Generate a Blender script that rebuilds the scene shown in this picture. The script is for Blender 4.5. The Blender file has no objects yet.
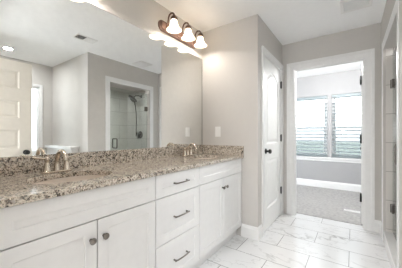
import bpy, bmesh, math
from mathutils import Vector, Matrix
S = bpy.context.scene
C = S.collection
PI = math.pi
R = math.radians

# ------------------------------------------------------------------ camera, world, exposure
cam_d = bpy.data.cameras.new('camera')
cam = bpy.data.objects.new('camera', cam_d)
C.objects.link(cam)
cam.location = (0, 0, 1.136)
cam.rotation_euler = (R(90), 0, R(35.13))
cam_d.sensor_width = 36
cam_d.lens = 216 / 402 * 36
cam_d.shift_y = 1 / 402
cam_d.clip_start = 0.02
S.camera = cam

W = bpy.data.worlds.new('sky')
S.world = W
W.use_nodes = True
wn = W.node_tree.nodes
wl = W.node_tree.links
bg = wn['Background']
tc = wn.new('ShaderNodeTexCoord')
sx = wn.new('ShaderNodeSeparateXYZ')
rp = wn.new('ShaderNodeValToRGB')
rp.color_ramp.elements[0].position = 0.45
rp.color_ramp.elements[0].color = (.80, .86, .90, 1)
rp.color_ramp.elements[1].position = 0.75
rp.color_ramp.elements[1].color = (.86, .93, 1.0, 1)
mr = wn.new('ShaderNodeMapRange')
mr.inputs[1].default_value = -1
wl.new(tc.outputs['Generated'], sx.inputs[0])
wl.new(sx.outputs[2], mr.inputs[0])
wl.new(mr.outputs[0], rp.inputs[0])
wl.new(rp.outputs[0], bg.inputs[0])
bg.inputs[1].default_value = 5.0

S.view_settings.view_transform = 'Standard'
S.view_settings.look = 'None'
S.view_settings.gamma = 1
S.view_settings.use_curve_mapping = False
S.view_settings.exposure = 0.30
try:
    S.cycles.use_denoising = True
    S.cycles.max_bounces = 14
    S.cycles.diffuse_bounces = 7
    S.cycles.glossy_bounces = 6
    S.cycles.transparent_max_bounces = 24
    S.cycles.sample_clamp_indirect = 6
    S.cycles.caustics_reflective = False
    S.cycles.caustics_refractive = False
except Exception:
    pass

VANITY_W = 10.5      # watts per vanity bulb
CAN_FILL_W = 2
NOOK_W = 14.5
STAND_FILL_W = 118
HALL_FILL_W = 5
SHOWER_FILL_W = 5.4
BED_FILL_W = 69
WARM = (1.0, .92, .83)


def area(name, loc, rot, sx_, sy_, watts, col=(1, 1, 1), portal=False, shape='RECTANGLE'):
    d = bpy.data.lights.new(name, 'AREA')
    d.shape = shape
    d.size = sx_
    if shape == 'RECTANGLE':
        d.size_y = sy_
    d.energy = watts
    d.color = col
    o = bpy.data.objects.new(name, d)
    C.objects.link(o)
    o.location = loc
    o.rotation_euler = rot
    if portal:
        d.cycles.is_portal = True
    return o


def point(name, loc, watts, col, r=.03, parent=None):
    d = bpy.data.lights.new(name, 'POINT')
    d.energy = watts
    d.color = col
    d.shadow_soft_size = r
    o = bpy.data.objects.new(name, d)
    C.objects.link(o)
    o.location = loc
    if parent:
        o.parent = parent
    return o


# daylight portals in the three windows
area('window_portal', (-.405, 5.50, 1.34), (R(-90), 0, 0), 1.75, 1.36, 1, portal=True)
area('window_portal', (1.76, 1.285, 1.42), (0, R(90), 0), 1.20, .46, 1, portal=True)
# recessed ceiling light
area('recessed_lamp', (1.09, .985, 2.428), (0, 0, 0), .10, .10, NOOK_W, (.96, .98, 1.0), shape='DISK')
area('recessed_lamp', (-.35, .45, 2.428), (0, 0, 0), .10, .10, CAN_FILL_W, (.99, .985, 1.0), shape='DISK')  # added light out of view, brightens the cabinet fronts
area('recessed_lamp', (.58, 2.45, 2.118), (0, 0, 0), .10, .10, SHOWER_FILL_W, (.99, .985, 1.0), shape='DISK')  # added shower light, lifts the dark stall
point('bedroom_fill', (-.10, 3.95, 2.18), BED_FILL_W, (.99, .99, 1.0), .18)  # added lamp, brightens the bedroom and the floor by its doorway
point('stand_fill', (-.35, -1.0, 1.30), STAND_FILL_W, (.95, .975, 1.0), .10)  # added behind the camera, lights the ceiling like a flash
point('hall_fill', (-.1, -1.3, 2.28), HALL_FILL_W, (.98, .985, 1.0), .10)  # added unseen fill from the hall


# ------------------------------------------------------------------ materials
def nodes(m):
    return m.node_tree.nodes, m.node_tree.links


def mat(name, col, rough=.5, metal=0, noise=0.0, nscale=20, bump=0.0, bscale=200, coat=0.0, spec=.5):
    m = bpy.data.materials.new(name)
    m.use_nodes = True
    N, L = nodes(m)
    b = N['Principled BSDF']
    b.inputs['Base Color'].default_value = (*col, 1)
    b.inputs['Roughness'].default_value = rough
    b.inputs['Metallic'].default_value = metal
    b.inputs['Coat Weight'].default_value = coat
    b.inputs['Specular IOR Level'].default_value = spec
    t = N.new('ShaderNodeTexCoord')
    n = N.new('ShaderNodeTexNoise')
    n.inputs['Scale'].default_value = nscale
    n.inputs['Detail'].default_value = 4
    L.new(t.outputs['Object'], n.inputs['Vector'])
    r = N.new('ShaderNodeValToRGB')
    r.color_ramp.elements[0].position = .3
    r.color_ramp.elements[1].position = .7
    k = noise if noise else .02
    r.color_ramp.elements[0].color = (*[c * (1 - k) for c in col], 1)
    r.color_ramp.elements[1].color = (*[min(1, c * (1 + k)) for c in col], 1)
    L.new(n.outputs['Fac'], r.inputs[0])
    L.new(r.outputs[0], b.inputs['Base Color'])
    if bump:
        n2 = N.new('ShaderNodeTexNoise')
        n2.inputs['Scale'].default_value = bscale
        n2.inputs['Detail'].default_value = 3
        L.new(t.outputs['Object'], n2.inputs['Vector'])
        bp = N.new('ShaderNodeBump')
        bp.inputs['Strength'].default_value = bump
        bp.inputs['Distance'].default_value = .002
        L.new(n2.outputs['Fac'], bp.inputs['Height'])
        L.new(bp.outputs[0], b.inputs['Normal'])
    return m


M = {}
M['wall'] = mat('greige_paint', (.565, .543, .515), .75, bump=.06, bscale=350, noise=.01)
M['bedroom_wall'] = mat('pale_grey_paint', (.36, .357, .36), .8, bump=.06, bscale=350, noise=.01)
M['ceiling'] = mat('ceiling_paint', (.90, .90, .895), .9, bump=.1, bscale=250, noise=.01)
M['trim'] = mat('white_trim_paint', (.80, .797, .79), .35)
M['door'] = mat('white_door_paint', (.86, .86, .85), .5, spec=.25)
M['entry'] = mat('cream_door_paint', (.74, .70, .63), .42)
M['cabinet'] = mat('white_cabinet_paint', (.73, .725, .72), .35)
M['porcelain'] = mat('porcelain', (.85, .84, .82), .12, coat=.4)
M['biscuit'] = mat('biscuit_porcelain', (.60, .52, .44), .15, coat=.4)
M['edge'] = mat('mirror_edge_shadow', (.10, .09, .08), .5)
M['nickel'] = mat('brushed_nickel', (.62, .55, .47), .24, 1, noise=.05)
M['pewter'] = mat('dark_pewter', (.22, .20, .18), .30, 1, noise=.1)
M['bronze'] = mat('oil_rubbed_bronze', (.15, .095, .075), .42, .55, noise=.2, nscale=40)
M['plate_bronze'] = mat('brown_bronze', (.17, .105, .088), .45, .3, noise=.2, nscale=25)
M['black'] = mat('black_metal', (.012, .012, .012), .35, .3)
M['grey_metal'] = mat('shower_hinge_metal', (.17, .155, .14), .32, 1, noise=.1)
M['plastic'] = mat('white_plastic', (.80, .79, .77), .35)
M['vent_dark'] = mat('vent_shadow_metal', (.10, .10, .09), .6)
M['vent_grey'] = mat('fan_grille_plastic', (.82, .82, .81), .55)
M['vinyl'] = mat('white_vinyl', (.82, .83, .84), .35)
M['slat'] = mat('shaded_blind_slat', (.27, .315, .33), .5)  # white slats; their backlit shade is darkened into this colour
M['rubber'] = mat('dark_gap', (.03, .03, .03), .8)
M['lawn'] = mat('outside_ground', (.40, .45, .40), .9, noise=.2, nscale=2)


def m_mirror():
    m = mat('mirror_silver', (.93, .945, .935), .0, 1)
    return m


M['mirror'] = m_mirror()


def m_glass(name, tint, f=.09):
    m = bpy.data.materials.new(name)
    m.use_nodes = True
    N, L = nodes(m)
    N.clear()
    o = N.new('ShaderNodeOutputMaterial')
    mx = N.new('ShaderNodeMixShader')
    fr = N.new('ShaderNodeFresnel')
    fr.inputs[0].default_value = 1.35
    t = N.new('ShaderNodeBsdfTransparent')
    t.inputs[0].default_value = (*tint, 1)
    g = N.new('ShaderNodeBsdfGlossy')
    g.inputs['Roughness'].default_value = .01
    L.new(fr.outputs[0], mx.inputs[0])
    L.new(t.outputs[0], mx.inputs[1])
    L.new(g.outputs[0], mx.inputs[2])
    L.new(mx.outputs[0], o.inputs[0])
    return m


M['glass'] = m_glass('shower_glass', (.93, .965, .95))
M['pane'] = m_glass('window_pane', (.97, .98, .98))


def m_screen():
    m = bpy.data.materials.new('insect_screen_mesh')
    m.use_nodes = True
    N, L = nodes(m)
    N.clear()
    o = N.new('ShaderNodeOutputMaterial')
    mx = N.new('ShaderNodeMixShader')
    mx.inputs[0].default_value = .5
    t = N.new('ShaderNodeBsdfTransparent')
    d = N.new('ShaderNodeBsdfDiffuse')
    d.inputs[0].default_value = (.16, .19, .20, 1)
    L.new(t.outputs[0], mx.inputs[1])
    L.new(d.outputs[0], mx.inputs[2])
    L.new(mx.outputs[0], o.inputs[0])
    return m


M['screen'] = m_screen()


def m_shade():
    m = bpy.data.materials.new('lit_frosted_glass')
    m.use_nodes = True
    N, L = nodes(m)
    N.clear()
    o = N.new('ShaderNodeOutputMaterial')
    e = N.new('ShaderNodeEmission')
    e.inputs[0].default_value = (1, .86, .68, 1)
    e.inputs[1].default_value = 1.1
    t = N.new('ShaderNodeBsdfTransparent')
    t.inputs[0].default_value = (1, .93, .85, 1)
    d = N.new('ShaderNodeBsdfTranslucent')
    d.inputs[0].default_value = (.9, .84, .76, 1)
    a = N.new('ShaderNodeMixShader')
    a.inputs[0].default_value = .86
    L.new(t.outputs[0], a.inputs[1])
    L.new(d.outputs[0], a.inputs[2])
    b = N.new('ShaderNodeAddShader')
    L.new(a.outputs[0], b.inputs[0])
    L.new(e.outputs[0], b.inputs[1])
    L.new(b.outputs[0], o.inputs[0])
    return m


M['shade'] = m_shade()
M['linen'] = m_shade()
M['linen'].name = 'white_lamp_shade_voile'
M['linen'].node_tree.nodes['Mix Shader'].inputs[0].default_value = .25
M['linen'].node_tree.nodes['Transparent BSDF'].inputs[0].default_value = (1, 1, 1, 1)
M['linen'].node_tree.nodes['Translucent BSDF'].inputs[0].default_value = (.9, .9, .9, 1)
M['linen'].node_tree.nodes['Emission'].inputs[1].default_value = 0


def m_emit(name, col, s):
    m = bpy.data.materials.new(name)
    m.use_nodes = True
    N, L = nodes(m)
    N.clear()
    o = N.new('ShaderNodeOutputMaterial')
    e = N.new('ShaderNodeEmission')
    e.inputs[0].default_value = (*col, 1)
    e.inputs[1].default_value = s
    L.new(e.outputs[0], o.inputs[0])
    return m


M['bulb'] = m_emit('lit_bulb', (1, .85, .66), 3)
M['lens'] = m_emit('lit_lens', (1, .97, .92), 6)


def m_granite():
    m = bpy.data.materials.new('speckled_granite')
    m.use_nodes = True
    N, L = nodes(m)
    b = N['Principled BSDF']
    b.inputs['Roughness'].default_value = .10
    b.inputs['IOR'].default_value = 1.7
    t = N.new('ShaderNodeTexCoord')
    n0 = N.new('ShaderNodeTexNoise')
    n0.inputs['Scale'].default_value = 60
    n0.inputs['Detail'].default_value = 3
    L.new(t.outputs['Object'], n0.inputs['Vector'])
    mxv = N.new('ShaderNodeMix')
    mxv.data_type = 'VECTOR'
    mxv.inputs['Factor'].default_value = .010
    L.new(t.outputs['Object'], mxv.inputs[4])
    L.new(n0.outputs['Color'], mxv.inputs[5])
    v = N.new('ShaderNodeTexVoronoi')
    v.inputs['Scale'].default_value = 185
    L.new(mxv.outputs[1], v.inputs['Vector'])
    bw = N.new('ShaderNodeSeparateColor')
    L.new(v.outputs['Color'], bw.inputs[0])
    r = N.new('ShaderNodeValToRGB')
    r.color_ramp.interpolation = 'CONSTANT'
    cols = [(0, (.025, .022, .02)), (.13, (.13, .10, .08)), (.28, (.26, .22, .18)), (.42, (.38, .35, .31)),
            (.60, (.50, .43, .35)), (.80, (.62, .56, .48))]
    e = r.color_ramp.elements
    e[0].position = 0
    e[0].color = (*cols[0][1], 1)
    e[1].position = cols[1][0]
    e[1].color = (*cols[1][1], 1)
    for p, c in cols[2:]:
        q = e.new(p)
        q.color = (*c, 1)
    n1 = N.new('ShaderNodeTexNoise')
    n1.inputs['Scale'].default_value = 34
    n1.inputs['Detail'].default_value = 3
    L.new(t.outputs['Object'], n1.inputs['Vector'])
    ad = N.new('ShaderNodeMath')
    ad.operation = 'MULTIPLY_ADD'
    ad.inputs[1].default_value = 1.5
    ad.inputs[2].default_value = -.67
    L.new(n1.outputs['Fac'], ad.inputs[0])
    su = N.new('ShaderNodeMath')
    su.operation = 'ADD'
    su.use_clamp = True
    L.new(bw.outputs[0], su.inputs[0])
    L.new(ad.outputs[0], su.inputs[1])
    L.new(su.outputs[0], r.inputs[0])
    L.new(r.outputs[0], b.inputs['Base Color'])
    return m


M['granite'] = m_granite()


def m_marble_floor():
    m = bpy.data.materials.new('marble_floor_tile')
    m.use_nodes = True
    N, L = nodes(m)
    b = N['Principled BSDF']
    b.inputs['Roughness'].default_value = .22
    t = N.new('ShaderNodeTexCoord')
    mp = N.new('ShaderNodeMapping')
    mp.inputs['Location'].default_value = (.03 + 61.0, -2.558 + 30.5, 0)
    L.new(t.outputs['Object'], mp.inputs['Vector'])
    br = N.new('ShaderNodeTexBrick')
    br.offset = .5
    br.offset_frequency = 2
    br.inputs['Color1'].default_value = (0, 0, 0, 1)
    br.inputs['Color2'].default_value = (1, 1, 1, 1)
    br.inputs['Mortar'].default_value = (0, 0, 0, 1)
    br.inputs['Scale'].default_value = 1
    br.inputs['Mortar Size'].default_value = .0026
    br.inputs['Mortar Smooth'].default_value = 0
    br.inputs['Bias'].default_value = 0
    br.inputs['Brick Width'].default_value = .61
    br.inputs['Row Height'].default_value = .305
    L.new(mp.outputs[0], br.inputs['Vector'])
    wv = N.new('ShaderNodeMath')
    wv.operation = 'MULTIPLY'
    wv.inputs[1].default_value = 37
    L.new(br.outputs['Color'], wv.inputs[0])
    rot = N.new('ShaderNodeMapping')
    rot.inputs['Rotation'].default_value = (0, 0, R(-35))
    rot.inputs['Scale'].default_value = (1.0, 2.2, 1)
    L.new(t.outputs['Object'], rot.inputs['Vector'])

    def vein(scale, width, dist, woff):
        w2 = N.new('ShaderNodeMath')
        w2.operation = 'ADD'
        w2.inputs[1].default_value = woff
        L.new(wv.outputs[0], w2.inputs[0])
        n = N.new('ShaderNodeTexNoise')
        n.noise_dimensions = '4D'
        n.inputs['Scale'].default_value = scale
        n.inputs['Detail'].default_value = 5
        n.inputs['Roughness'].default_value = .55
        n.inputs['Distortion'].default_value = dist
        L.new(rot.outputs[0], n.inputs['Vector'])
        L.new(w2.outputs[0], n.inputs['W'])
        s = N.new('ShaderNodeMath')
        s.operation = 'SUBTRACT'
        s.inputs[1].default_value = .5
        L.new(n.outputs['Fac'], s.inputs[0])
        a = N.new('ShaderNodeMath')
        a.operation = 'ABSOLUTE'
        L.new(s.outputs[0], a.inputs[0])
        q = N.new('ShaderNodeMapRange')
        q.interpolation_type = 'SMOOTHSTEP'
        q.inputs[1].default_value = 0
        q.inputs[2].default_value = width
        q.inputs[3].default_value = 1
        q.inputs[4].default_value = 0
        L.new(a.outputs[0], q.inputs[0])
        return q

    v1 = vein(1.1, .016, .5, 0)
    v2 = vein(2.4, .012, .4, 9)
    msk = N.new('ShaderNodeTexNoise')
    msk.noise_dimensions = '4D'
    msk.inputs['Scale'].default_value = 2.2
    L.new(t.outputs['Object'], msk.inputs['Vector'])
    L.new(wv.outputs[0], msk.inputs['W'])
    mq = N.new('ShaderNodeMapRange')
    mq.inputs[1].default_value = .45
    mq.inputs[2].default_value = .65
    L.new(msk.outputs['Fac'], mq.inputs[0])
    p1 = N.new('ShaderNodeMath')
    p1.operation = 'MULTIPLY'
    L.new(v1.outputs[0], p1.inputs[0])
    L.new(mq.outputs[0], p1.inputs[1])
    p2 = N.new('ShaderNodeMath')
    p2.operation = 'MULTIPLY_ADD'
    p2.inputs[1].default_value = .38
    L.new(v2.outputs[0], p2.inputs[0])
    L.new(p1.outputs[0], p2.inputs[2])
    p2.use_clamp = True
    r = N.new('ShaderNodeValToRGB')
    r.color_ramp.elements[0].color = (.74, .74, .74, 1)
    r.color_ramp.elements[1].color = (.38, .375, .37, 1)
    L.new(p2.outputs[0], r.inputs[0])
    mx = N.new('ShaderNodeMix')
    mx.data_type = 'RGBA'
    L.new(br.outputs['Fac'], mx.inputs['Factor'])
    L.new(r.outputs[0], mx.inputs[6])
    mx.inputs[7].default_value = (.22, .215, .21, 1)
    L.new(mx.outputs[2], b.inputs['Base Color'])
    bp = N.new('ShaderNodeBump')
    bp.inputs['Strength'].default_value = .4
    bp.inputs['Distance'].default_value = .001
    bp.invert = True
    L.new(br.outputs['Fac'], bp.inputs['Height'])
    L.new(bp.outputs[0], b.inputs['Normal'])
    return m


M['marble'] = m_marble_floor()


def m_tile():
    m = bpy.data.materials.new('shower_wall_tile')
    m.use_nodes = True
    N, L = nodes(m)
    b = N['Principled BSDF']
    b.inputs['Roughness'].default_value = .2
    t = N.new('ShaderNodeTexCoord')
    s = N.new('ShaderNodeSeparateXYZ')
    L.new(t.outputs['Object'], s.inputs[0])
    a = N.new('ShaderNodeMath')
    a.operation = 'ADD'
    L.new(s.outputs[0], a.inputs[0])
    L.new(s.outputs[1], a.inputs[1])
    c = N.new('ShaderNodeCombineXYZ')
    L.new(a.outputs[0], c.inputs[0])
    zo = N.new('ShaderNodeMath')
    zo.operation = 'SUBTRACT'
    zo.inputs[1].default_value = .14 - 3.05
    L.new(s.outputs[2], zo.inputs[0])
    L.new(zo.outputs[0], c.inputs[1])
    br = N.new('ShaderNodeTexBrick')
    br.inputs['Color1'].default_value = (.70, .675, .635, 1)
    br.inputs['Color2'].default_value = (.74, .715, .675, 1)
    br.inputs['Mortar'].default_value = (.42, .40, .37, 1)
    br.inputs['Scale'].default_value = 1
    br.inputs['Mortar Size'].default_value = .003
    br.inputs['Brick Width'].default_value = .61
    br.inputs['Row Height'].default_value = .305
    L.new(c.outputs[0], br.inputs['Vector'])
    L.new(br.outputs['Color'], b.inputs['Base Color'])
    return m


M['tile'] = m_tile()


def m_carpet():
    m = mat('grey_carpet', (.37, .36, .35), .95, noise=.22, nscale=26, bump=.9, bscale=120)
    return m


M['carpet'] = m_carpet()
M['curb'] = mat('marble_curb', (.78, .77, .755), .25, noise=.05, nscale=6)


# ------------------------------------------------------------------ mesh helpers
def nb():
    return bmesh.new()


def box(bm, x0, x1, y0, y1, z0, z1):
    vs = [bm.verts.new((x, y, z)) for z in (z0, z1) for y in (y0, y1) for x in (x0, x1)]
    for f in ((0, 2, 3, 1), (4, 5, 7, 6), (0, 1, 5, 4), (2, 6, 7, 3), (0, 4, 6, 2), (1, 3, 7, 5)):
        bm.faces.new([vs[i] for i in f])
    return vs


def prism(bm, pts, a0, a1, mp):
    """closed 2D outline pts extruded between a0 and a1; mp(u, v, a) -> xyz"""
    A = [bm.verts.new(mp(u, v, a0)) for u, v in pts]
    B = [bm.verts.new(mp(u, v, a1)) for u, v in pts]
    n = len(pts)
    bm.faces.new(A)
    bm.faces.new(B[::-1])
    for i in range(n):
        bm.faces.new((A[i], B[i], B[(i + 1) % n], A[(i + 1) % n]))


def lathe(bm, prof, n=24, mtx=None, sxy=(1, 1), cap0=True, cap1=True):
    rings = []
    for r, z in prof:
        ring = []
        for i in range(n):
            a = 2 * PI * i / n
            p = Vector((r * math.cos(a) * sxy[0], r * math.sin(a) * sxy[1], z))
            if mtx:
                p = mtx @ p
            ring.append(bm.verts.new(p))
        rings.append(ring)
    for a, b in zip(rings, rings[1:]):
        for i in range(n):
            bm.faces.new((a[i], a[(i + 1) % n], b[(i + 1) % n], b[i]))
    if cap0:
        bm.faces.new(rings[0][::-1])
    if cap1:
        bm.faces.new(rings[-1])


def tube(bm, pts, rad, n=12):
    pts = [Vector(p) for p in pts]
    if not hasattr(rad, '__len__'):
        rad = [rad] * len(pts)
    prev = None
    rings = []
    for i, p in enumerate(pts):
        d = (pts[min(i + 1, len(pts) - 1)] - pts[max(i - 1, 0)]).normalized()
        if prev is None:
            u = d.cross(Vector((0, 0, 1)))
            if u.length < 1e-3:
                u = d.cross(Vector((1, 0, 0)))
        else:
            u = prev - d * prev.dot(d)
        u.normalize()
        prev = u
        w = d.cross(u)
        rings.append([bm.verts.new(p + (u * math.cos(2 * PI * k / n) + w * math.sin(2 * PI * k / n)) * rad[i])
                      for k in range(n)])
    for a, b in zip(rings, rings[1:]):
        for k in range(n):
            bm.faces.new((a[k], a[(k + 1) % n], b[(k + 1) % n], b[k]))
    bm.faces.new(rings[0][::-1])
    bm.faces.new(rings[-1])


def build(name, bm, m, parent=None, bevel=0, smooth=False, seg=2):
    bmesh.ops.recalc_face_normals(bm, faces=bm.faces)
    me = bpy.data.meshes.new(name)
    bm.to_mesh(me)
    bm.free()
    me.materials.append(m)
    o = bpy.data.objects.new(name, me)
    C.objects.link(o)
    if parent:
        o.parent = parent
    if smooth:
        for p in me.polygons:
            p.use_smooth = True
        e = o.modifiers.new('split', 'EDGE_SPLIT')
        e.split_angle = R(40)
    if bevel:
        b = o.modifiers.new('bevel', 'BEVEL')
        b.width = bevel
        b.segments = seg
        b.limit_method = 'ANGLE'
        b.angle_limit = R(40)
    return o


def tag(o, label, cat, group=None, kind=None):
    o['label'] = label
    o['category'] = cat
    if group:
        o['group'] = group
    if kind:
        o['kind'] = kind
    return o


def thing(name, loc, label, cat, rz=0, group=None, kind=None):
    o = bpy.data.objects.new(name, None)
    o.empty_display_size = .05
    C.objects.link(o)
    o.location = loc
    o.rotation_euler = (0, 0, rz)
    return tag(o, label, cat, group, kind)


def struct(name, bm, m, label, cat, bevel=0):
    return tag(build(name, bm, m, bevel=bevel), label, cat, kind='structure')


def copy_tree(o, parent=None):
    c = o.copy()
    C.objects.link(c)
    c.parent = parent
    for ch in [x for x in o.children]:
        copy_tree(ch, c)
    return c


def inset(poly, a):
    xs = [p[0] for p in poly]
    zs = [p[1] for p in poly]
    cx, cz = (min(xs) + max(xs)) / 2, (min(zs) + max(zs)) / 2
    kx = 1 - 2 * a / (max(xs) - min(xs))
    kz = 1 - 2 * a / (max(zs) - min(zs))
    return [(cx + (x - cx) * kx, cz + (z - cz) * kz) for x, z in poly]


def rect(x0, z0, x1, z1):
    return [(x0, z0), (x1, z0), (x1, z1), (x0, z1)]


def arch(x0, z0, x1, z1, rise, n=12):
    p = [(x0, z0), (x1, z0)]
    for i in range(n + 1):
        t = i / n
        x = x1 + (x0 - x1) * t
        # eased cathedral arch
        z = z1 - rise + rise * math.sin(PI * t) ** 1.0
        p.append((x, z))
    return p


def panel_slab(bm, w, h, t, panels, steps, both=True):
    """slab 0..w, 0..t, 0..h; panels = 2D outlines; steps = [(inset, depth), ...]"""
    def face(y0, sgn):
        def v(x, z, d):
            return bm.verts.new((x, y0 + sgn * d, z))
        outer = [v(x, z, 0) for x, z in rect(0, 0, w, h)]
        edges = [bm.edges.new((outer[i], outer[(i + 1) % 4])) for i in range(4)]
        for poly in panels:
            loop = [v(x, z, 0) for x, z in poly]
            n = len(loop)
            edges += [bm.edges.new((loop[i], loop[(i + 1) % n])) for i in range(n)]
            prev = loop
            for a, d in steps:
                cur = [v(x, z, d) for x, z in inset(poly, a)]
                for i in range(n):
                    bm.faces.new((prev[i], prev[(i + 1) % n], cur[(i + 1) % n], cur[i]))
                prev = cur
            bm.faces.new(prev)
        bmesh.ops.triangle_fill(bm, use_beauty=True, edges=edges)
        return outer
    A = face(0, 1)
    if both:
        B = face(t, -1)
    else:
        B = [bm.verts.new((x, t, z)) for x, z in rect(0, 0, w, h)]
        bm.faces.new(B)
    for i in range(4):
        bm.faces.new((A[i], A[(i + 1) % 4], B[(i + 1) % 4], B[i]))


# ------------------------------------------------------------------ room shell
H = 2.44
WX = -1.575     # mirror wall face
EY = 2.256      # end wall face
KX = -.84       # closet wall face
BY = 3.25       # back wall face
RX = .266       # right wall face
NY = 1.75       # nook wall face
OX = 1.58       # outer wall face
FY = .10        # entry wall face
DO = (-.72, .20)          # entry doorway
BO = (-.69, .122)         # bedroom doorway
CO = (2.447, 3.172)       # closet doorway
SO = (2.13, 3.02)        # shower opening
DH = 2.065
BW = 5.315      # bedroom window wall face

b = nb(); box(b, -1.70, 1.72, -2.75, 3.372, -.08, 0)
struct('floor', b, M['marble'], 'white marble tile floor with grey veins in staggered rows', 'floor')
b = nb(); box(b, -1.72, 1.72, -2.75, 3.37, H, H + .08)
struct('ceiling', b, M['ceiling'], 'plain off-white bathroom ceiling', 'ceiling')
b = nb(); box(b, WX - .12, WX, -.02, EY + .10, 0, H)
struct('wall_left', b, M['wall'], 'greige wall behind the large mirror and vanity', 'wall')
b = nb(); box(b, WX, KX, EY, EY + .10, 0, H)
struct('wall_end', b, M['wall'], 'warm greige wall at the end of the vanity holding a switch plate', 'wall')
b = nb()
box(b, KX - .10, KX, EY + .10, CO[0], 0, H)
box(b, KX - .10, KX, CO[1], BY, 0, H)
box(b, KX - .10, KX, CO[0], CO[1], DH, H)
struct('wall_closet', b, M['wall'], 'greige wall around the closed white arched-panel door', 'wall')
b = nb(); box(b, -1.70, -1.60, EY + .10, BY, 0, H)
struct('wall_closet_rear', b, M['wall'], 'rear wall of the closet behind the closed door', 'wall')
b = nb()
box(b, -1.70, BO[0], BY, BY + .12, 0, H)
box(b, BO[1], 1.72, BY, BY + .12, 0, H)
box(b, BO[0], BO[1], BY, BY + .12, DH, H)
struct('wall_back', b, M['wall'], 'greige wall around the doorway to the bright bedroom', 'wall')
b = nb()
box(b, RX, RX + .12, NY, SO[0], 0, H)
box(b, RX, RX + .12, SO[1], BY, 0, H)
box(b, RX, RX + .12, SO[0], SO[1], 2.05, H)
struct('wall_right', b, M['wall'], 'greige wall with the cased shower opening', 'wall')
b = nb(); box(b, RX + .12, OX, NY, NY + .12, 0, H)
struct('wall_nook', b, M['wall'], 'pale wall beside the shower, seen in the mirror', 'wall')
WO = (1.06, 1.535, .82, 2.01)
b = nb()
box(b, OX, OX + .14, -.02, WO[0], 0, H)
box(b, OX, OX + .14, WO[1], NY + .12, 0, H)
box(b, OX, OX + .14, WO[0], WO[1], 0, WO[2])
box(b, OX, OX + .14, WO[0], WO[1], WO[3], H)
struct('wall_outer', b, M['wall'], 'outer wall with the narrow bright window seen in the mirror', 'wall')
b = nb()
box(b, -1.575, DO[0], -.02, FY, 0, H)
box(b, DO[1], OX, -.02, FY, 0, H)
box(b, DO[0], DO[1], -.02, FY, DH, H)
struct('wall_entry', b, M['wall'], 'entry wall with the doorway the picture is taken from', 'wall')
b = nb()
box(b, -1.70, -1.58, -2.75, -.02, 0, H)
box(b, 1.58, 1.70, -2.75, -.02, 0, H)
box(b, -1.58, 1.58, -2.75, -2.63, 0, H)
struct('wall_hall', b, M['wall'], 'walls of the hall behind the entry doorway', 'wall')
# shower lining
TZ = 2.13
b = nb(); box(b, 1.27, 1.30, NY + .12, BY, 0, TZ)
struct('wall_shower_rear', b, M['tile'], 'tiled rear wall of the shower', 'wall')
b = nb(); box(b, 1.30, 1.40, NY + .12, BY, 0, H)
struct('wall_shower_outer', b, M['wall'], 'painted wall above the shower tile', 'wall')
b = nb(); box(b, RX + .12, 1.27, BY - .04, BY, 0, TZ)
struct('wall_shower_far', b, M['tile'], 'tiled shower wall carrying the shower head and valve', 'wall')
b = nb()
box(b, RX + .02, RX + .12, SO[1] - .012, SO[1], .0, 2.05)
box(b, RX + .12, RX + .132, SO[1] - .012, BY - .04, 0, TZ)
struct('trim_shower_jamb', b, M['tile'], 'tiled return beside the shower glass', 'trim')
b = nb(); box(b, RX + .12, 1.30, NY + .12, BY, TZ, TZ + .05)
struct('ceiling_shower', b, M['wall'], 'lowered ceiling of the tiled shower', 'ceiling')
# bedroom shell
b = nb(); box(b, -3.2, 2.2, BY + .122, BW + .14, -.08, .006)
struct('floor_bedroom', b, M['carpet'], 'mottled grey carpet in the bedroom beyond the doorway', 'carpet')
b = nb(); box(b, -3.2, 2.2, BY + .12, BW + .14, H, H + .08)
struct('ceiling_bedroom', b, M['ceiling'], 'white bedroom ceiling seen through the doorway', 'ceiling')
b = nb()
box(b, -3.2, -3.08, BY + .12, BW + .14, .006, H)
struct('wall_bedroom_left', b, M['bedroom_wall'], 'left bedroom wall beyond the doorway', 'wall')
b = nb()
box(b, 2.08, 2.2, BY + .12, BW + .14, .006, H)
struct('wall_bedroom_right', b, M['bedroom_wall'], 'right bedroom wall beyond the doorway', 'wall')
WINS = [(-1.275, -.445), (-.365, .465)]
WZ = (.66, 1.985)
b = nb()
box(b, -3.08, WINS[0][0], BW, BW + .14, 0.006, H)
box(b, WINS[0][1], WINS[1][0], BW, BW + .14, WZ[0], WZ[1])
box(b, WINS[1][1], 2.08, BW, BW + .14, 0.006, H)
box(b, WINS[0][0], WINS[1][1], BW, BW + .14, 0.006, WZ[0])
box(b, WINS[0][0], WINS[1][1], BW, BW + .14, WZ[1], H)
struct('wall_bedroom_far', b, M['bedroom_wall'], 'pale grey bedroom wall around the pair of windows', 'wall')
b = nb(); box(b, -30, 30, BW + .5, 60, -.6, -.5); box(b, 1.9, 30, -20, BW + .5, -.6, -.5)
struct('ground', b, M['lawn'], 'ground outside the windows', 'ground')


# ------------------------------------------------------------------ trims
def base(name, pts, label, h=.14, t=.015):
    """baseboard runs: list of ((x0,y0),(x1,y1),(nx,ny)) face line and room-side normal"""
    bm = nb()
    prof = [(0, 0), (t, 0), (t, h - .03), (t * .7, h - .022), (t * .55, h - .008), (t * .3, h), (0, h)]
    for (p, q, n) in pts:
        p, q, n = Vector((*p, 0)), Vector((*q, 0)), Vector((*n, 0))
        prism(bm, prof, 0, 1, lambda u, v, a: p + (q - p) * a + n * u + Vector((0, 0, v)))
    return struct(name, bm, M['trim'], label, 'baseboard')


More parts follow.
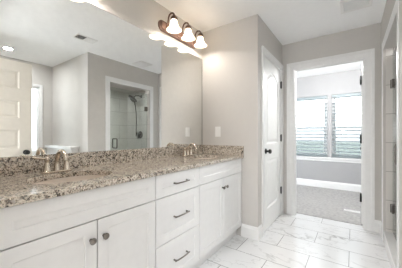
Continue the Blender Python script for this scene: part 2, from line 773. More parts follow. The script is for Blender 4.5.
base('baseboard_end', [((-1.028, EY), (KX, EY), (0, -1)), ((KX, EY - .015), (KX, CO[0] - .085), (1, 0))],
     'white baseboard wrapping the wall corner beside the vanity')
base('baseboard_back', [((.206, BY), (RX, BY), (0, -1)), ((RX, BY), (RX, SO[1] + .086), (-1, 0))],
     'white baseboard stub between the bedroom doorway and the shower')
base('baseboard_nook', [((RX, NY), (OX, NY), (0, -1)), ((RX, NY - .015), (RX, SO[0] - .086), (-1, 0))],
     'white baseboard at the wall corner beside the shower')
base('baseboard_bedroom', [((-3.08, BW), (2.08, BW), (0, -1))],
     'white baseboard below the bedroom windows', h=.15)


def casing(name, plane, axis, sgn, a0, a1, ztop, label, w=.082, t=.018, sill=None):
    """door casing on a wall plane; axis 'x' wall runs along x (plane is y) or 'y'; sgn = room side"""
    bm = nb()
    def mp(a, d, z):
        return (a, plane + sgn * d, z) if axis == 'x' else (plane + sgn * d, a, z)
    prof = [(0, 0), (0, t * .55), (.006, t * .62), (w * .62, t * .72), (w * .66, t), (w, t), (w, 0)]
    zb = sill[0] if sill else 0
    def leg(ain, s):
        P = [bm.verts.new(mp(ain + s * u, d, zb if not sill else zb - 0)) for u, d in prof]
        Q = [bm.verts.new(mp(ain + s * u, d, ztop + u)) for u, d in prof]
        return P, Q
    P0, Q0 = leg(a0, -1)
    P1, Q1 = leg(a1, 1)
    n = len(prof)
    for A, B in ((P0, Q0), (Q0, Q1), (Q1, P1)):
        for i in range(n):
            bm.faces.new((A[i], A[(i + 1) % n], B[(i + 1) % n], B[i]))
    bm.faces.new(P0)
    bm.faces.new(P1[::-1])
    return struct(name, bm, M['trim'], label, 'trim')


casing('trim_1', KX, 'y', 1, CO[0] + .006, CO[1] - .006, DH - .006, 'white casing around the closed arched-panel door', w=.078)
casing('trim_2', BY, 'x', -1, BO[0] + .006, BO[1] - .006, DH - .006, 'white casing around the bedroom doorway', w=.092)
casing('trim_3', RX, 'y', -1, SO[0], SO[1], 2.05, 'flush white trim around the glass shower opening', w=.085, t=.006)
casing('trim_4', BY + .12, 'x', 1, BO[0] + .006, BO[1] - .006, DH - .006, 'bedroom-side casing of the doorway')
casing('trim_5', FY, 'x', 1, DO[0] + .006, DO[1] - .006, DH - .006, 'casing of the entry doorway', t=.012)


def jamb(name, axis, p0, p1, a0, a1, ztop, label, stop=None, th=.014):
    bm = nb()
    def bb(A0, A1, z0, z1, q0=p0, q1=p1):
        if axis == 'x':
            box(bm, A0, A1, q0, q1, z0, z1)
        else:
            box(bm, q0, q1, A0, A1, z0, z1)
    bb(a0, a0 + th, 0, ztop)
    bb(a1 - th, a1, 0, ztop)
    bb(a0 + th, a1 - th, ztop - th, ztop)
    if stop:
        s = th + .011
        bb(a0 + th, a0 + s, 0, ztop - th, *stop)
        bb(a1 - s, a1 - th, 0, ztop - th, *stop)
        bb(a0 + s, a1 - s, ztop - s, ztop - th, *stop)
    return struct(name, bm, M['trim'], label, 'trim')


jamb('trim_6', 'y', KX - .10, KX, CO[0], CO[1], DH, 'white jamb of the closed arched-panel door', (KX - .075, KX - .045), th=.01)
jamb('trim_7', 'x', BY, BY + .12, BO[0], BO[1], DH, 'white jamb inside the bedroom doorway', (BY + .03, BY + .075))
jamb('trim_8', 'x', -.02, FY, DO[0], DO[1], DH, 'white jamb of the entry doorway')
# white ledge in the nook
b = nb(); box(b, .56, OX, NY - .10, NY, 0, .90); box(b, .54, OX, NY - .13, NY, .90, .945)
struct('trim_9', b, M['trim'], 'low white ledge along the nook wall, seen in the mirror above the faucet', 'ledge', bevel=.004)


# ------------------------------------------------------------------ doors
def hinge(parent, loc, h=.09, r=.008, leaf=(.0, .0), m='black'):
    bm = nb()
    lathe(bm, [(r * .6, -h / 2 - .006), (r, -h / 2), (r, h / 2), (r * .6, h / 2 + .006)], 12)
    for k in (-1, 1):
        box(bm, min(0, leaf[0] * k), max(0, leaf[0] * k), leaf[1] - .002, leaf[1] + .002, -h / 2, h / 2)
    o = build('hinge', bm, M[m], parent, smooth=True)
    o.location = loc
    o['label'] = 'black hinge'
    return o


def knob(parent, loc, rx, m='black', r=.027):
    bm = nb()
    lathe(bm, [(.032, 0), (.032, .006), (.027, .010), (.012, .013), (.011, .032), (.018, .036), (r, .046),
               (r + .001, .056), (r * .8, .066), (r * .35, .070)], 24)
    o = build('door_knob', bm, M[m], parent, smooth=True)
    o.location = loc
    o.rotation_euler = (rx, 0, 0)
    o['label'] = 'black round knob'
    return o


STEP2 = [(.003, .006), (.014, .013), (.024, .013), (.046, .005)]
STEP = [(.004, .0035), (.012, .009), (.022, .009), (.040, .004)]
# closet door: local X 0..w along +y of the room, front faces +x
cw, chh, ct = CO[1] - CO[0] - .026, DH - .022, .035
d1 = thing('door_1', (KX - .004, CO[0] + .013, .010), 'closed white two-panel door with an arched top panel and black knob', 'door', R(90), kind='structure')
b = nb()
sw = .115
panel_slab(b, cw, chh, ct, [arch(sw, 1.02, cw - sw, 1.915, .085), rect(sw, .235, cw - sw, .83)], STEP2)
build('door_panel', b, M['door'], d1)
for z in (1.845, 1.095, .355):
    hinge(d1, (cw + .004, -.012, z - .010), leaf=(.014, .010))
knob(d1, (.066, 0, .935), R(90))
knob(d1, (.066, ct, .935), R(-90))

# bedroom door, open into the bedroom
bw_ = .78
d2 = thing('door_2', (BO[1] - .037 + .1045 * bw_, BY + .150 + .9945 * bw_, .014), 'white bedroom door swung open, seen edge-on beside the window', 'door', R(-96), kind='structure')
b = nb()
panel_slab(b, bw_, 2.03, .035, [arch(.115, 1.02, bw_ - .115, 1.90, .085), rect(.115, .235, bw_ - .115, .83)], STEP)
build('door_panel', b, M['door'], d2)
for z in (1.826, 1.086, .345):
    hinge(d2, (bw_ + .006, -.004, z - .014), leaf=(.018, .008), h=.10, r=.010)
knob(d2, (.066, 0, .92), R(90))
knob(d2, (.066, .035, .92), R(-90))

# entry door, open 90 degrees, seen in the mirror
ew = .895
ang = math.atan2(.018, .90)
d3 = thing('door_3', (.222, 1.016, .010), 'cream five-panel door standing open, seen in the mirror', 'door', R(-90) + -ang * -1, kind='structure')
d3.rotation_euler = (0, 0, R(-90) - ang)
b = nb()
pz = [(1.695, 1.905), (1.335, 1.54), (.96, 1.19), (.59, .815), (.215, .445)]
panel_slab(b, ew, 2.025, .035, [rect(.128, a, ew - .128, c) for a, c in pz], [(.008, .008), (.016, .010), (.026, .010), (.040, .006)])
build('door_panel', b, M['entry'], d3)
knob(d3, (.062, 0, .91), R(90))
knob(d3, (.062, .035, .91), R(-90))
for z in (1.83, 1.09, .35):
    hinge(d3, (ew + .006, -.004, z), leaf=(.012, .008))


# ------------------------------------------------------------------ windows
def window(name, origin, rz, w, h, label, screen=True, fw=.035, sm=.032, y0=.06, single=False):
    """local: x along width, y outward, z up; origin at the lower inner corner of the opening"""
    o = thing(name, origin, label, 'window', rz, kind='structure')
    f = nb()
    y1 = y0 + .07
    box(f, 0, fw, y0, y1, 0, h); box(f, w - fw, w, y0, y1, 0, h)
    box(f, fw, w - fw, y0, y1, 0, fw); box(f, fw, w - fw, y0, y1, h - fw, h)
    build('window_frame', f, M['vinyl'], o)
    zm = h * .485
    for nm, za, zb, ya in (('lower_sash', fw, zm + .02, y0 + .008), ('upper_sash', zm - .02, h - fw, y0 + .038))[:1 if single else 2]:
        zb = h - fw if single else zb
        s = nb()
        box(s, fw, fw + sm, ya, ya + .028, za, zb); box(s, w - fw - sm, w - fw, ya, ya + .028, za, zb)
        box(s, fw + sm, w - fw - sm, ya, ya + .028, za, za + sm + .008); box(s, fw + sm, w - fw - sm, ya, ya + .028, zb - sm, zb)
        so = build(nm, s, M['vinyl'], o)
        p = nb()
        box(p, fw + sm - .004, w - fw - sm + .004, ya + .011, ya + .016, za + sm, zb - sm + .004)
        build('pane', p, M['pane'], so)
    if screen:
        p = nb()
        box(p, fw, w - fw, y1 - .006, y1 - .003, fw, zm)
        build('insect_screen', p, M['screen'], o)
    return o


for i, (a, c) in enumerate(WINS):
    window(f'window_{i + 1}', (a, BW, WZ[0]), 0, c - a, WZ[1] - WZ[0],
           ['left bedroom window behind a white blind, nearer the closed door', 'right bedroom window behind a white blind, beside the open door'][i])
window('window_3', (OX, WO[1], WO[2]), R(-90), WO[1] - WO[0], WO[3] - WO[2],
       'narrow bright window beside the cream door in the mirror', screen=False, fw=.014, sm=.016, y0=.004, single=True)
# casing & sill of the bath window, sill of the bedroom windows
bm = nb()
for (y0, y1, z0, z1) in ((WO[1], WO[1] + .05, WO[2] - .07, WO[3] + .05), (WO[0] - .07, WO[0], WO[2] - .07, WO[3] + .05),
                         (WO[0], WO[1], WO[3], WO[3] + .05), (WO[0], WO[1], WO[2] - .07, WO[2])):
    box(bm, OX - .018, OX, y0, y1, z0, z1)
struct('trim_10', bm, M['trim'], 'white casing of the bright window seen in the mirror', 'trim', bevel=.003)
bm = nb()
box(bm, WINS[0][0] - .05, WINS[1][1] + .05, BW - .045, BW + .06, WZ[0] - .028, WZ[0])
box(bm, WINS[0][0] - .03, WINS[1][1] + .03, BW - .016, BW, WZ[0] - .085, WZ[0] - .028)
struct('trim_11', bm, M['trim'], 'white sill under the bedroom windows', 'trim', bevel=.004)


def blind(x0, x1, label):
    zt, zb = WZ[1] - .005, WZ[0] + .012
    o = thing('window_blind', ((x0 + x1) / 2, BW + .028, zb), label, 'window blind', group='white blinds in the bedroom windows')
    hw = (x1 - x0) / 2 - .006
    hh = zt - zb
    m = nb(); box(m, -hw, hw, -.026, .026, hh - .055, hh)
    build('headrail', m, M['slat'], o, bevel=.003)
    m = nb()
    pitch = .073
    n = int((hh - .09) / pitch)
    a = R(16)
    for k in range(n):
        z = .04 + k * pitch
        pts = []
        for j in range(5):
            t = (j / 4 - .5)
            pts.append((t * .062 * math.cos(a), z + t * .062 * math.sin(a) + .003 * (1 - 4 * t * t)))
        up = [(u, v + .0028) for u, v in pts]
        prism(m, pts + up[::-1], -hw, hw, lambda u, v, s: (s, u, v))
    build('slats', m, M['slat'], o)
    m = nb(); box(m, -hw, hw, -.024, .024, 0, .018)
    build('bottom_rail', m, M['slat'], o, bevel=.003)
    for x in (-hw * .72, hw * .72):
        m = nb()
        for y in (-.029, .029):
            tube(m, [(x, y, .01), (x, y, hh - .03)], .0012, 6)
        build('ladder_cord', m, M['slat'], o)
    m = nb(); tube(m, [(-hw + .05, -.034, hh - .05), (-hw + .05, -.036, hh - .65)], .004, 8)
    build('tilt_wand', m, M['slat'], o)
    return o


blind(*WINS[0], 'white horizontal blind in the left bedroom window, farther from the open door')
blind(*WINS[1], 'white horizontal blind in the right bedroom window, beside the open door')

# ------------------------------------------------------------------ vanity
FX = -1.02       # cabinet front face
CZ = .88         # underside of counter
V0, V1, V2, V3 = .19, .953, 1.429, 2.254


def shaker(bm, w, h, t=.019, rail=.058):
    panel_slab(bm, w, h, t, [rect(rail, rail, w - rail, h - rail)], [(.0012, .006)], both=False)


def cab_body(root, w, dep, filler0=0, filler1=0):
    """local: x 0..w along the wall, y 0 = front of box, z up"""
    m = nb()
    box(m, -filler0, .018, 0, dep, .10, CZ); box(m, w - .018, w + filler1, 0, dep, .10, CZ)
    box(m, .018, w - .018, 0, dep, .10, .118); box(m, .018, w - .018, dep - .008, dep, .118, CZ)
    box(m, .018, w - .018, 0, .018, .845, CZ)
    build('body', m, M['cabinet'], root)
    m = nb(); box(m, -filler0, w + filler1, .048, .064, 0, .10)
    build('toe_kick', m, M['cabinet'], root)


def front(root, name, x, z, w, h, rail=.058):
    m = nb()
    shaker(m, w, h, rail=rail)
    o = build(name, m, M['cabinet'], root, bevel=.0015, seg=1)
    o.location = (x, -.020, z)
    return o


def cab_knob(parent, x, z):
    m = nb()
    lathe(m, [(.008, 0), (.006, .004), (.006, .014), (.012, .017), (.0158, .021), (.0158, .025), (.011, .030), (.004, .0315)], 20)
    o = build('knob', m, M['pewter'], parent, smooth=True)
    o.location = (x, 0, z)
    o.rotation_euler = (R(90), 0, 0)
    o['label'] = 'dark pewter round knob'


def cab_pull(parent, x, z, L=.135):
    m = nb()
    pts = [(-L / 2, 0, 0), (-L / 2, -.012, 0), (-L / 2 + .004, -.022, 0), (-L / 2 + .014, -.027, 0), (0, -.030, 0),
           (L / 2 - .014, -.027, 0), (L / 2 - .004, -.022, 0), (L / 2, -.012, 0), (L / 2, 0, 0)]
    tube(m, pts, [.0065, .0055, .0055, .0052, .0048, .0052, .0055, .0055, .0065], 10)
    for s in (-1, 1):
        tube(m, [(s * L / 2, -.0255, 0), (s * (L / 2 + .012), -.024, 0)], [.0055, .0035], 10)
    o = build('pull', m, M['pewter'], parent, smooth=True)
    o.location = (x, 0, z)
    o['label'] = 'dark pewter bar pull'


DEP = abs(WX - FX) - .022
G = .0055


def sink_cab(y0, y1, label, f0, f1):
    w = y1 - y0
    r = thing('vanity_cabinet', (FX - .020, y0, 0), label, 'cabinet', R(90), group='white vanity cabinets')
    cab_body(r, w, DEP, f0, f1)
    front(r, 'false_front', G / 2, .726, w - G, .875 - .726)
    hw = w / 2
    dl = front(r, 'door', G / 2, .122, hw - G, .721 - .122)
    cab_knob(dl, hw - G - .030, .513)
    dr = front(r, 'door', hw + G / 2, .122, hw - G, .721 - .122)
    cab_knob(dr, .030, .513)
    return r


sink_cab(V0, V1, 'white shaker sink cabinet with two doors nearest the camera, left of the drawers', .088, 0)
w = V2 - V1
r = thing('vanity_cabinet', (FX - .020, V1, 0), 'white three-drawer vanity cabinet with dark bar pulls, between the two sink cabinets', 'cabinet', R(90), group='white vanity cabinets')
cab_body(r, w, DEP)
for z0, z1 in ((.726, .875), (.4165, .721), (.122, .4115)):
    dr = front(r, 'drawer', G / 2, z0, w - G, z1 - z0)
    cab_pull(dr, (w - G) / 2, (z1 - z0) / 2)
sink_cab(V2, V3 - .012, 'white shaker sink cabinet with two doors at the far end against the wall', 0, .012)

# countertop with two oval cut-outs
SINKS = [(-1.265, .57), (-1.265, 1.84)]
SA, SB = .160, .215     # semi-axes along x and y
X0, X1 = WX, -1.0
ct = thing('countertop', (0, 0, CZ), 'speckled beige, grey and brown granite vanity top with backsplash', 'countertop')
m = nb()
zT, zB = .030, 0.0
segs = [(FY + .001, 1.205, SINKS[0]), (1.205, EY, SINKS[1])]
NSEG = 48
for (ya, yb, (sx_, sy_)) in segs:
    angs = [2 * PI * i / NSEG for i in range(NSEG)]
    for cx, cy in ((X0, ya), (X1, ya), (X0, yb), (X1, yb)):
        angs.append(math.atan2(cy - sy_, cx - sx_) % (2 * PI))
    angs = sorted(set(round(a, 5) for a in angs))
    rings = {}
    for key, z in (('t', zT), ('b', zB)):
        el, re_ = [], []
        for a in angs:
            dx, dy = math.cos(a), math.sin(a)
            k = 1 / math.sqrt((dx / SA) ** 2 + (dy / SB) ** 2)
            el.append(m.verts.new((sx_ + dx * k, sy_ + dy * k, z)))
            ks = []
            if dx > 1e-9: ks.append((X1 - sx_) / dx)
            if dx < -1e-9: ks.append((X0 - sx_) / dx)
            if dy > 1e-9: ks.append((yb - sy_) / dy)
            if dy < -1e-9: ks.append((ya - sy_) / dy)
            k = min(ks)
            re_.append(m.verts.new((sx_ + dx * k, sy_ + dy * k, z)))
        rings[key] = (el, re_)
    n = len(angs)
    for i in range(n):
        j = (i + 1) % n
        et, rt = rings['t']; eb, rb = rings['b']
        m.faces.new((et[i], rt[i], rt[j], et[j]))
        m.faces.new((eb[i], eb[j], rb[j], rb[i]))
        m.faces.new((et[i], et[j], eb[j], eb[i]))
        mid = (rt[i].co + rt[j].co) / 2
        if abs(mid.y - 1.205) > 1e-3:
            m.faces.new((rt[i], rb[i], rb[j], rt[j]))
bmesh.ops.remove_doubles(m, verts=m.verts, dist=.0002)
build('slab', m, M['granite'], ct, bevel=.003)
m = nb(); box(m, WX + .0005, WX + .020, FY + .001, EY - .0005, zT, zT + .103)
build('backsplash', m, M['granite'], ct, bevel=.002)
m = nb(); box(m, WX + .020, X1, EY - .020, EY - .0005, zT, zT + .103)
build('sidesplash', m, M['granite'], ct, bevel=.002)

# sinks
def sink(x, y, label):
    o = thing('sink', (x, y, CZ - .15), label, 'sink', group='oval undermount sinks')
    m = nb()
    prof = [(.10, 0), (.45, .004), (.75, .03), (.93, .085), (1.01, .149), (1.09, .149), (1.09, .14), (1.0, .08), (.8, .02), (.45, -.01), (.10, -.014)]
    lathe(m, [(p, z) for p, z in prof], 48, sxy=(SA, SB), cap0=False, cap1=False)
    build('basin', m, M['biscuit'], o, smooth=True)
    m = nb(); lathe(m, [(.024, -.02), (.024, .006), (.016, .009), (.004, .007)], 24)
    build('drain', m, M['nickel'], o, smooth=True)
    return o


sink(*SINKS[0], 'oval undermount sink nearest the camera in the granite top')
sink(*SINKS[1], 'oval undermount sink at the far end of the granite top')


def faucet(y, label, group='brushed nickel centerset faucets'):
    o = thing('faucet', (-1.47, y, CZ + zT), label, 'faucet', group=group)
    m = nb()
    L = .083
    pts = [(math.cos(a) * .027, (L - .027) * (1 if math.sin(a) > 0 else -1) + math.sin(a) * .027) for a in [2 * PI * (i + .5) / 32 for i in range(32)]]
    prism(m, pts, 0, .014, lambda u, v, a: (u, v, a))
    build('base_plate', m, M['nickel'], o, bevel=.005, seg=3)
    m = nb()
    cp = [(0, 0, .012), (0, 0, .05), (.003, 0, .085), (.018, 0, .113), (.042, 0, .128), (.068, 0, .130), (.092, 0, .118), (.108, 0, .096), (.113, 0, .078)]
    tube(m, cp, [.020, .0155, .0135, .0125, .0125, .012, .0115, .0115, .0125], 16)
    build('spout', m, M['nickel'], o, smooth=True)
    for s in (-1, 1):
        m = nb()
        lathe(m, [(.022, .012), (.019, .03), (.0135, .058), (.012, .07), (.015, .076), (.0155, .086), (.011, .094), (.003, .096)], 20)
        h = build('handle', m, M['nickel'], o, smooth=True)
        h.location = (0, s * .052, 0)
        m = nb()
        tube(m, [(0, 0, .086), (0, s * .03, .090), (0, s * .06, .096), (0, s * .075, .099)], [.007, .0065, .0075, .004], 12)
        build('lever', m, M['nickel'], h, smooth=True)
    m = nb(); tube(m, [(-.018, 0, .012), (-.018, 0, .09)], .003, 8); lathe(m, [(.003, .088), (.007, .094), (.003, .102)], 12, Matrix.Translation((-.018, 0, 0)))
    build('lift_rod', m, M['nickel'], o, smooth=True)
    return o


faucet(.57, 'brushed nickel high-arc faucet at the near sink')
faucet(1.84, 'brushed nickel high-arc faucet at the far sink')

# mirror
m = nb(); box(m, WX + .0005, WX + .006, FY + .01, EY - .007, 1.0135, 2.098)
tag(build('wall_mirror', m, M['mirror']), 'large frameless wall mirror above the granite backsplash', 'mirror')
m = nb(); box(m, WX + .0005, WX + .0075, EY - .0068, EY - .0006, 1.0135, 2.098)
e = build('mirror_edge_shadow', m, M['edge'], bpy.data.objects['wall_mirror'])  # dark strip; the corner's shadow line is put in its colour
e['label'] = 'mirror edge strip darkened for the shadow line in the corner'

# switch plate
def switch(x, z):
    o = thing('light_switch', (x, EY, z), 'white rocker light switch on the wall at the end of the vanity', 'light switch')
    m = nb(); box(m, -.0375, .0375, -.006, 0, -.061, .061)
    build('plate', m, M['plastic'], o, bevel=.003)
    m = nb(); prism(m, [(-.0055, -.033), (-.0115, .033), (-.004, .033), (-.004, -.033)], -.0165, .0165, lambda u, v, a: (a, u, v))
    build('rocker', m, M['plastic'], o, bevel=.001)


switch(-1.336, 1.176)


# ------------------------------------------------------------------ vanity lights
def vanity_light(y, label):
    o = thing('vanity_light', (WX, y, 2.234), label, 'light fixture', group='three-shade vanity lights above the mirror')
    m = nb()
    def stad(hl, r, n=10):
        p = []
        for i in range(n + 1):
            a = -PI / 2 + PI * i / n
            p.append((hl - r + r * math.cos(a), r * math.sin(a)))
        for i in range(n + 1):
            a = PI / 2 + PI * i / n
            p.append((-hl + r + r * math.cos(a), r * math.sin(a)))
        return p
    lv = [(.318, .056, 0), (.318, .056, .010), (.311, .050, .016), (.299, .040, .017), (.293, .035, .026), (.283, .026, .028)]
    prev = None
    for hl, r, d in lv:
        cur = [m.verts.new((d, u, v)) for u, v in stad(hl, r)]
        if prev:
            n = len(cur)
            for i in range(n):
                m.faces.new((prev[i], prev[(i + 1) % n], cur[(i + 1) % n], cur[i]))
        else:
            m.faces.new(cur[::-1])
        prev = cur
    m.faces.new(prev)
    build('backplate', m, M['plate_bronze'], o, smooth=True)
    for k in (-1, 0, 1):
        yy = k * .2255
        m = nb()
        pts = [(.022, yy, -.005), (.034, yy, -.003), (.048, yy, .012), (.052, yy, .045), (.056, yy, .080), (.070, yy, .106), (.093, yy, .116),
               (.116, yy, .110), (.129, yy, .095), (.131, yy, .078)]
        tube(m, pts, .0085, 10)
        lathe(m, [(.018, 0), (.016, .006), (.007, .010)], 16, Matrix.Translation((.020, yy, -.005)) @ Matrix.Rotation(R(90), 4, 'Y'))
        build('arm', m, M['bronze'], o, smooth=True)
        m = nb()
        lathe(m, [(.010, .070), (.016, .064), (.020, .056), (.032, .046), (.036, .034), (.035, .020), (.033, .018)], 20, Matrix.Translation((.131, yy, .016)))
        build('socket', m, M['bronze'], o, smooth=True)
        m = nb()
        prof = [(.024, .036), (.029, .020), (.033, 0), (.039, -.025), (.049, -.050), (.063, -.069), (.076, -.080), (.073, -.080),
                (.060, -.067), (.046, -.048), (.036, -.025), (.030, 0), (.026, .020), (.021, .034)]
        lathe(m, prof, 28, Matrix.Translation((.131, yy, .016)), cap0=False, cap1=False)
        sh = build('lamp_shade', m, M['shade'], o, smooth=True)
        sh['label'] = 'lit frosted white bell-shaped glass shade'
        m = nb()
        lathe(m, [(.010, .034), (.012, .012), (.022, -.012), (.027, -.030), (.022, -.048), (.008, -.058)], 16, Matrix.Translation((.131, yy, .016)))
        build('bulb', m, M['bulb'], sh, smooth=True)
        point('vanity_lamp', (.131, yy, -.022), VANITY_W, WARM, .04, o)
    return o


vanity_light(1.816, 'bronze three-shade vanity light above the far end of the mirror')
vanity_light(.55, 'bronze three-shade vanity light above the near sink, seen by its glow at the mirror top')


# ------------------------------------------------------------------ ceiling fittings
o = thing('exhaust_fan', (.025, 2.62, H), 'white square exhaust fan grille in the ceiling before the bedroom doorway', 'exhaust fan')
m = nb()
a = .13
for (x0, x1, y0, y1) in ((-a, a, -a, -a + .03), (-a, a, a - .03, a), (-a, -a + .03, -a + .03, a - .03), (a - .03, a, -a + .03, a - .03)):
    box(m, x0, x1, y0, y1, -.016, 0)
build('grille_frame', m, M['plastic'], o, bevel=.004)
m = nb()
for k in range(9):
    y = -a + .036 + k * .0235
    box(m, -a + .03, a - .03, y - .006, y + .006, -.013, -.004)
box(m, -a + .03, a - .03, -a + .03, a - .03, -.003, 0)
build('grille_louvers', m, M['vent_grey'], o)

o = thing('ceiling_vent', (-.18, 1.49, H), 'rectangular two-way louvred air vent in the ceiling, seen in the mirror', 'air vent')
m = nb()
vx, vy = .075, .135
for (x0, x1, y0, y1) in ((-vx, vx, -vy, -vy + .014), (-vx, vx, vy - .014, vy), (-vx, -vx + .014, -vy + .014, vy - .014), (vx - .014, vx, -vy + .014, vy - .014),
                         (-vx + .014, vx - .014, -.005, .005)):
    box(m, x0, x1, y0, y1, -.008, 0)
build('vent_frame', m, M['plastic'], o, bevel=.002)
m = nb()
box(m, -vx + .014, vx - .014, -vy + .014, vy - .014, -.0006, 0)
build('duct_opening', m, M['vent_dark'], o)
m = nb()
for k in range(7):
    for s_, y in ((-1, -.113 + k * .0165), (1, .113 - k * .0165)):
        pts = [(y - s_ * .0055, -.001), (y - s_ * .0042, -.001), (y + s_ * .0055, -.0085), (y + s_ * .0042, -.0085)]
        prism(m, pts, -vx + .014, vx - .014, lambda u, v, q: (q, u, v))
build('vent_louvers', m, M['plastic'], o)

def can_light(x, y, label, z=H):
    o = thing('recessed_light', (x, y, z), label, 'ceiling light', group='recessed ceiling lights')
    m = nb(); lathe(m, [(.050, -.002), (.053, -.007), (.068, -.005), (.072, 0)], 32, cap0=False, cap1=False)
    build('trim_ring', m, M['plastic'], o, smooth=True)
    m = nb(); lathe(m, [(.0515, -.004), (.0515, -.001)], 32)
    build('lens', m, M['lens'], o)


can_light(1.09, .985, 'round recessed ceiling light, lit, seen in the mirror above the cream door')
can_light(-.35, .45, 'round recessed fill light added unseen over the floor in front of the near sink')
can_light(.58, 2.45, 'round recessed fill light added unseen in the lowered shower ceiling', TZ)

o = thing('floor_register', (-.012, 3.90, .006), 'small white metal floor register in the grey carpet', 'floor register')
m = nb()
for (x0, x1, y0, y1) in ((-.10, .10, -.038, -.024), (-.10, .10, .024, .038), (-.10, -.085, -.024, .024), (.085, .10, -.024, .024)):
    box(m, x0, x1, y0, y1, 0, .008)
build('register_frame', m, M['trim'], o, bevel=.002)
m = nb()
for k in range(12):
    x = -.077 + k * .014
    box(m, x - .004, x + .004, -.024, .024, .001, .006)
build('register_louvers', m, M['trim'], o)

# ------------------------------------------------------------------ shower
b = nb(); box(b, RX - .002, RX + .13, SO[0], SO[1] - .012, 0, .115)
tag(build('shower_curb', b, M['curb'], bevel=.005), 'white marble curb below the shower glass', 'shower curb', kind='structure')
GX = .342
o = thing('shower_door', (GX, SO[1] - .014, .123), 'clear frameless glass shower door with dark hinges and pull handle', 'shower door')
m = nb(); box(m, -.004, .004, -(SO[1] - .014 - SO[0] - .006), -.006, 0, 1.86)
build('glass_panel', m, M['glass'], o)
for z in (1.67, .368):
    m = nb()
    box(m, -.014, .014, -.058, -.008, z - .123 - .045, z - .123 + .045)
    box(m, -.022, .022, -.010, 0, z - .123 - .045, z - .123 + .045)
    h = build('hinge', m, M['grey_metal'], o, bevel=.003)
    h['label'] = 'dark metal glass hinge'
m = nb()
hy = -(SO[1] - .014 - 2.27)
for s in (-1, 1):
    x = s * .066
    z0, z1 = 0.905 - .123, 1.068 - .123
    tube(m, [(s * .004, hy, z0), (x * .75, hy, z0), (x * .95, hy, z0 + .006), (x, hy, z0 + .018), (x, hy, z1 - .018), (x * .95, hy, z1 - .006), (x * .75, hy, z1), (s * .004, hy, z1)], .0095, 12)
build('pull_handle', m, M['grey_metal'], o, smooth=True)

FYW = BY - .04
o = thing('shower_fixture', (.77, FYW, 2.0), 'dark shower head with docked hand shower and hanging hose', 'shower head')
m = nb()
lathe(m, [(.032, 0), (.030, .008), (.012, .012)], 20, Matrix.Rotation(R(90), 4, 'X'))
tube(m, [(0, -.01, 0), (0, -.08, .012), (0, -.15, .0), (0, -.19, -.03)], .011, 12)
build('shower_arm', m, M['grey_metal'], o, smooth=True)
m = nb()
mt = Matrix.Translation((-.01, -.235, -.075)) @ Matrix.Rotation(R(-32), 4, 'X') @ Matrix.Rotation(R(-14), 4, 'Y')
lathe(m, [(.014, .055), (.018, .035), (.06, .020), (.105, .010), (.110, -.006), (.10, -.014)], 28, mt)
build('rain_head', m, M['grey_metal'], o, smooth=True)
m = nb()
tube(m, [(.0, -.16, -.24), (.005, -.175, -.16), (.01, -.185, -.09), (.005, -.19, -.04)], [.011, .013, .014, .016], 12)
lathe(m, [(.022, .04), (.055, .016), (.062, -.008), (.05, -.014)], 24, Matrix.Translation((.04, -.20, -.09)) @ Matrix.Rotation(R(-50), 4, 'X'))
build('hand_shower', m, M['grey_metal'], o, smooth=True)
m = nb()
hp = [(.0, -.16, -.24), (.005, -.14, -.36), (.03, -.11, -.55), (.075, -.08, -.75), (.10, -.06, -.86), (.125, -.045, -.885), (.138, -.025, -.86), (.135, -.008, -.80)]
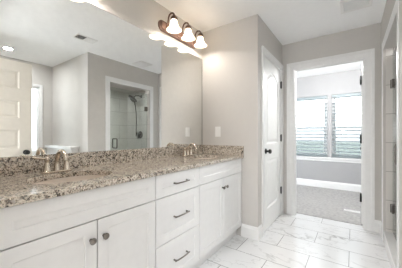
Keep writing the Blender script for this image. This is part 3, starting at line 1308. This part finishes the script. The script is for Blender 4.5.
# smooth the hose
sm = []
for i in range(len(hp) - 1):
    p0, p1, p2, p3 = (Vector(hp[max(i - 1, 0)]), Vector(hp[i]), Vector(hp[i + 1]), Vector(hp[min(i + 2, len(hp) - 1)]))
    for k in range(6):
        t = k / 6
        sm.append(.5 * ((2 * p1) + (-p0 + p2) * t + (2 * p0 - 5 * p1 + 4 * p2 - p3) * t * t + (-p0 + 3 * p1 - 3 * p2 + p3) * t ** 3))
sm.append(Vector(hp[-1]))
tube(m, sm, .010, 10)
build('hose', m, M['grey_metal'], o, smooth=True)
o = thing('shower_valve', (.80, FYW, 1.14), 'round dark shower valve with a lever on the tile below the shower head', 'shower valve')
m = nb()
lathe(m, [(.082, 0), (.080, .006), (.05, .012), (.028, .016), (.026, .05), (.018, .056)], 32, Matrix.Rotation(R(90), 4, 'X'))
build('escutcheon', m, M['grey_metal'], o, smooth=True)
m = nb(); tube(m, [(0, -.045, 0), (.01, -.05, -.04), (.014, -.055, -.085)], [.011, .009, .007], 12)
build('lever', m, M['grey_metal'], o, smooth=True)
o = thing('shower_shelf', (.453, FYW, 1.56), 'small white shelf on the tile, seen through the shower glass', 'shelf')
m = nb(); prism(m, [(-.052, 0), (.06, 0), (.05, -.06), (.03, -.085), (-.03, -.085), (-.052, -.07)], 0, .045, lambda u, v, a: (u, v, a))
build('shelf_board', m, M['porcelain'], o, bevel=.006)
b = nb(); box(b, RX + .13, 1.27, NY + .12, FYW, 0, .03)
tag(build('floor_shower', b, M['curb']), 'shower floor behind the curb', 'floor', kind='structure')

o = thing('added_ceiling_lamp', (-.10, 3.95, H), 'flush white dome lamp added unseen on the bedroom ceiling as fill light', 'ceiling light')
m = nb(); lathe(m, [(.15, 0), (.15, -.02), (.14, -.025)], 32)
build('canopy', m, M['plastic'], o, smooth=True)
m = nb(); lathe(m, [(.14, -.022), (.13, -.05), (.09, -.08), (.03, -.092)], 32, cap0=False)
build('lamp_shade', m, M['shade'], o, smooth=True)
o = thing('added_floor_lamp', (-.35, -1.0, 0), 'white-shaded floor lamp added unseen in the hall as fill light', 'floor lamp')
m = nb(); lathe(m, [(.13, 0), (.13, .015), (.02, .028)], 32)
build('base', m, M['pewter'], o, smooth=True)
m = nb(); tube(m, [(0, 0, .02), (0, 0, 1.12)], .011, 12)
build('pole', m, M['pewter'], o, smooth=True)
m = nb(); lathe(m, [(.17, 1.14), (.15, 1.46), (.147, 1.46), (.167, 1.14)], 32, cap0=False, cap1=False)
build('lamp_shade', m, M['linen'], o, smooth=True)
# hall ceiling lamp added behind the camera for fill
o = thing('added_ceiling_lamp', (-.1, -1.3, H), 'flush white dome lamp added unseen on the hall ceiling as fill light', 'ceiling light')
m = nb(); lathe(m, [(.15, 0), (.15, -.02), (.14, -.025)], 32)
build('canopy', m, M['plastic'], o, smooth=True)
m = nb(); lathe(m, [(.14, -.022), (.13, -.05), (.09, -.08), (.03, -.092)], 32, cap0=False)
build('lamp_shade', m, M['shade'], o, smooth=True)
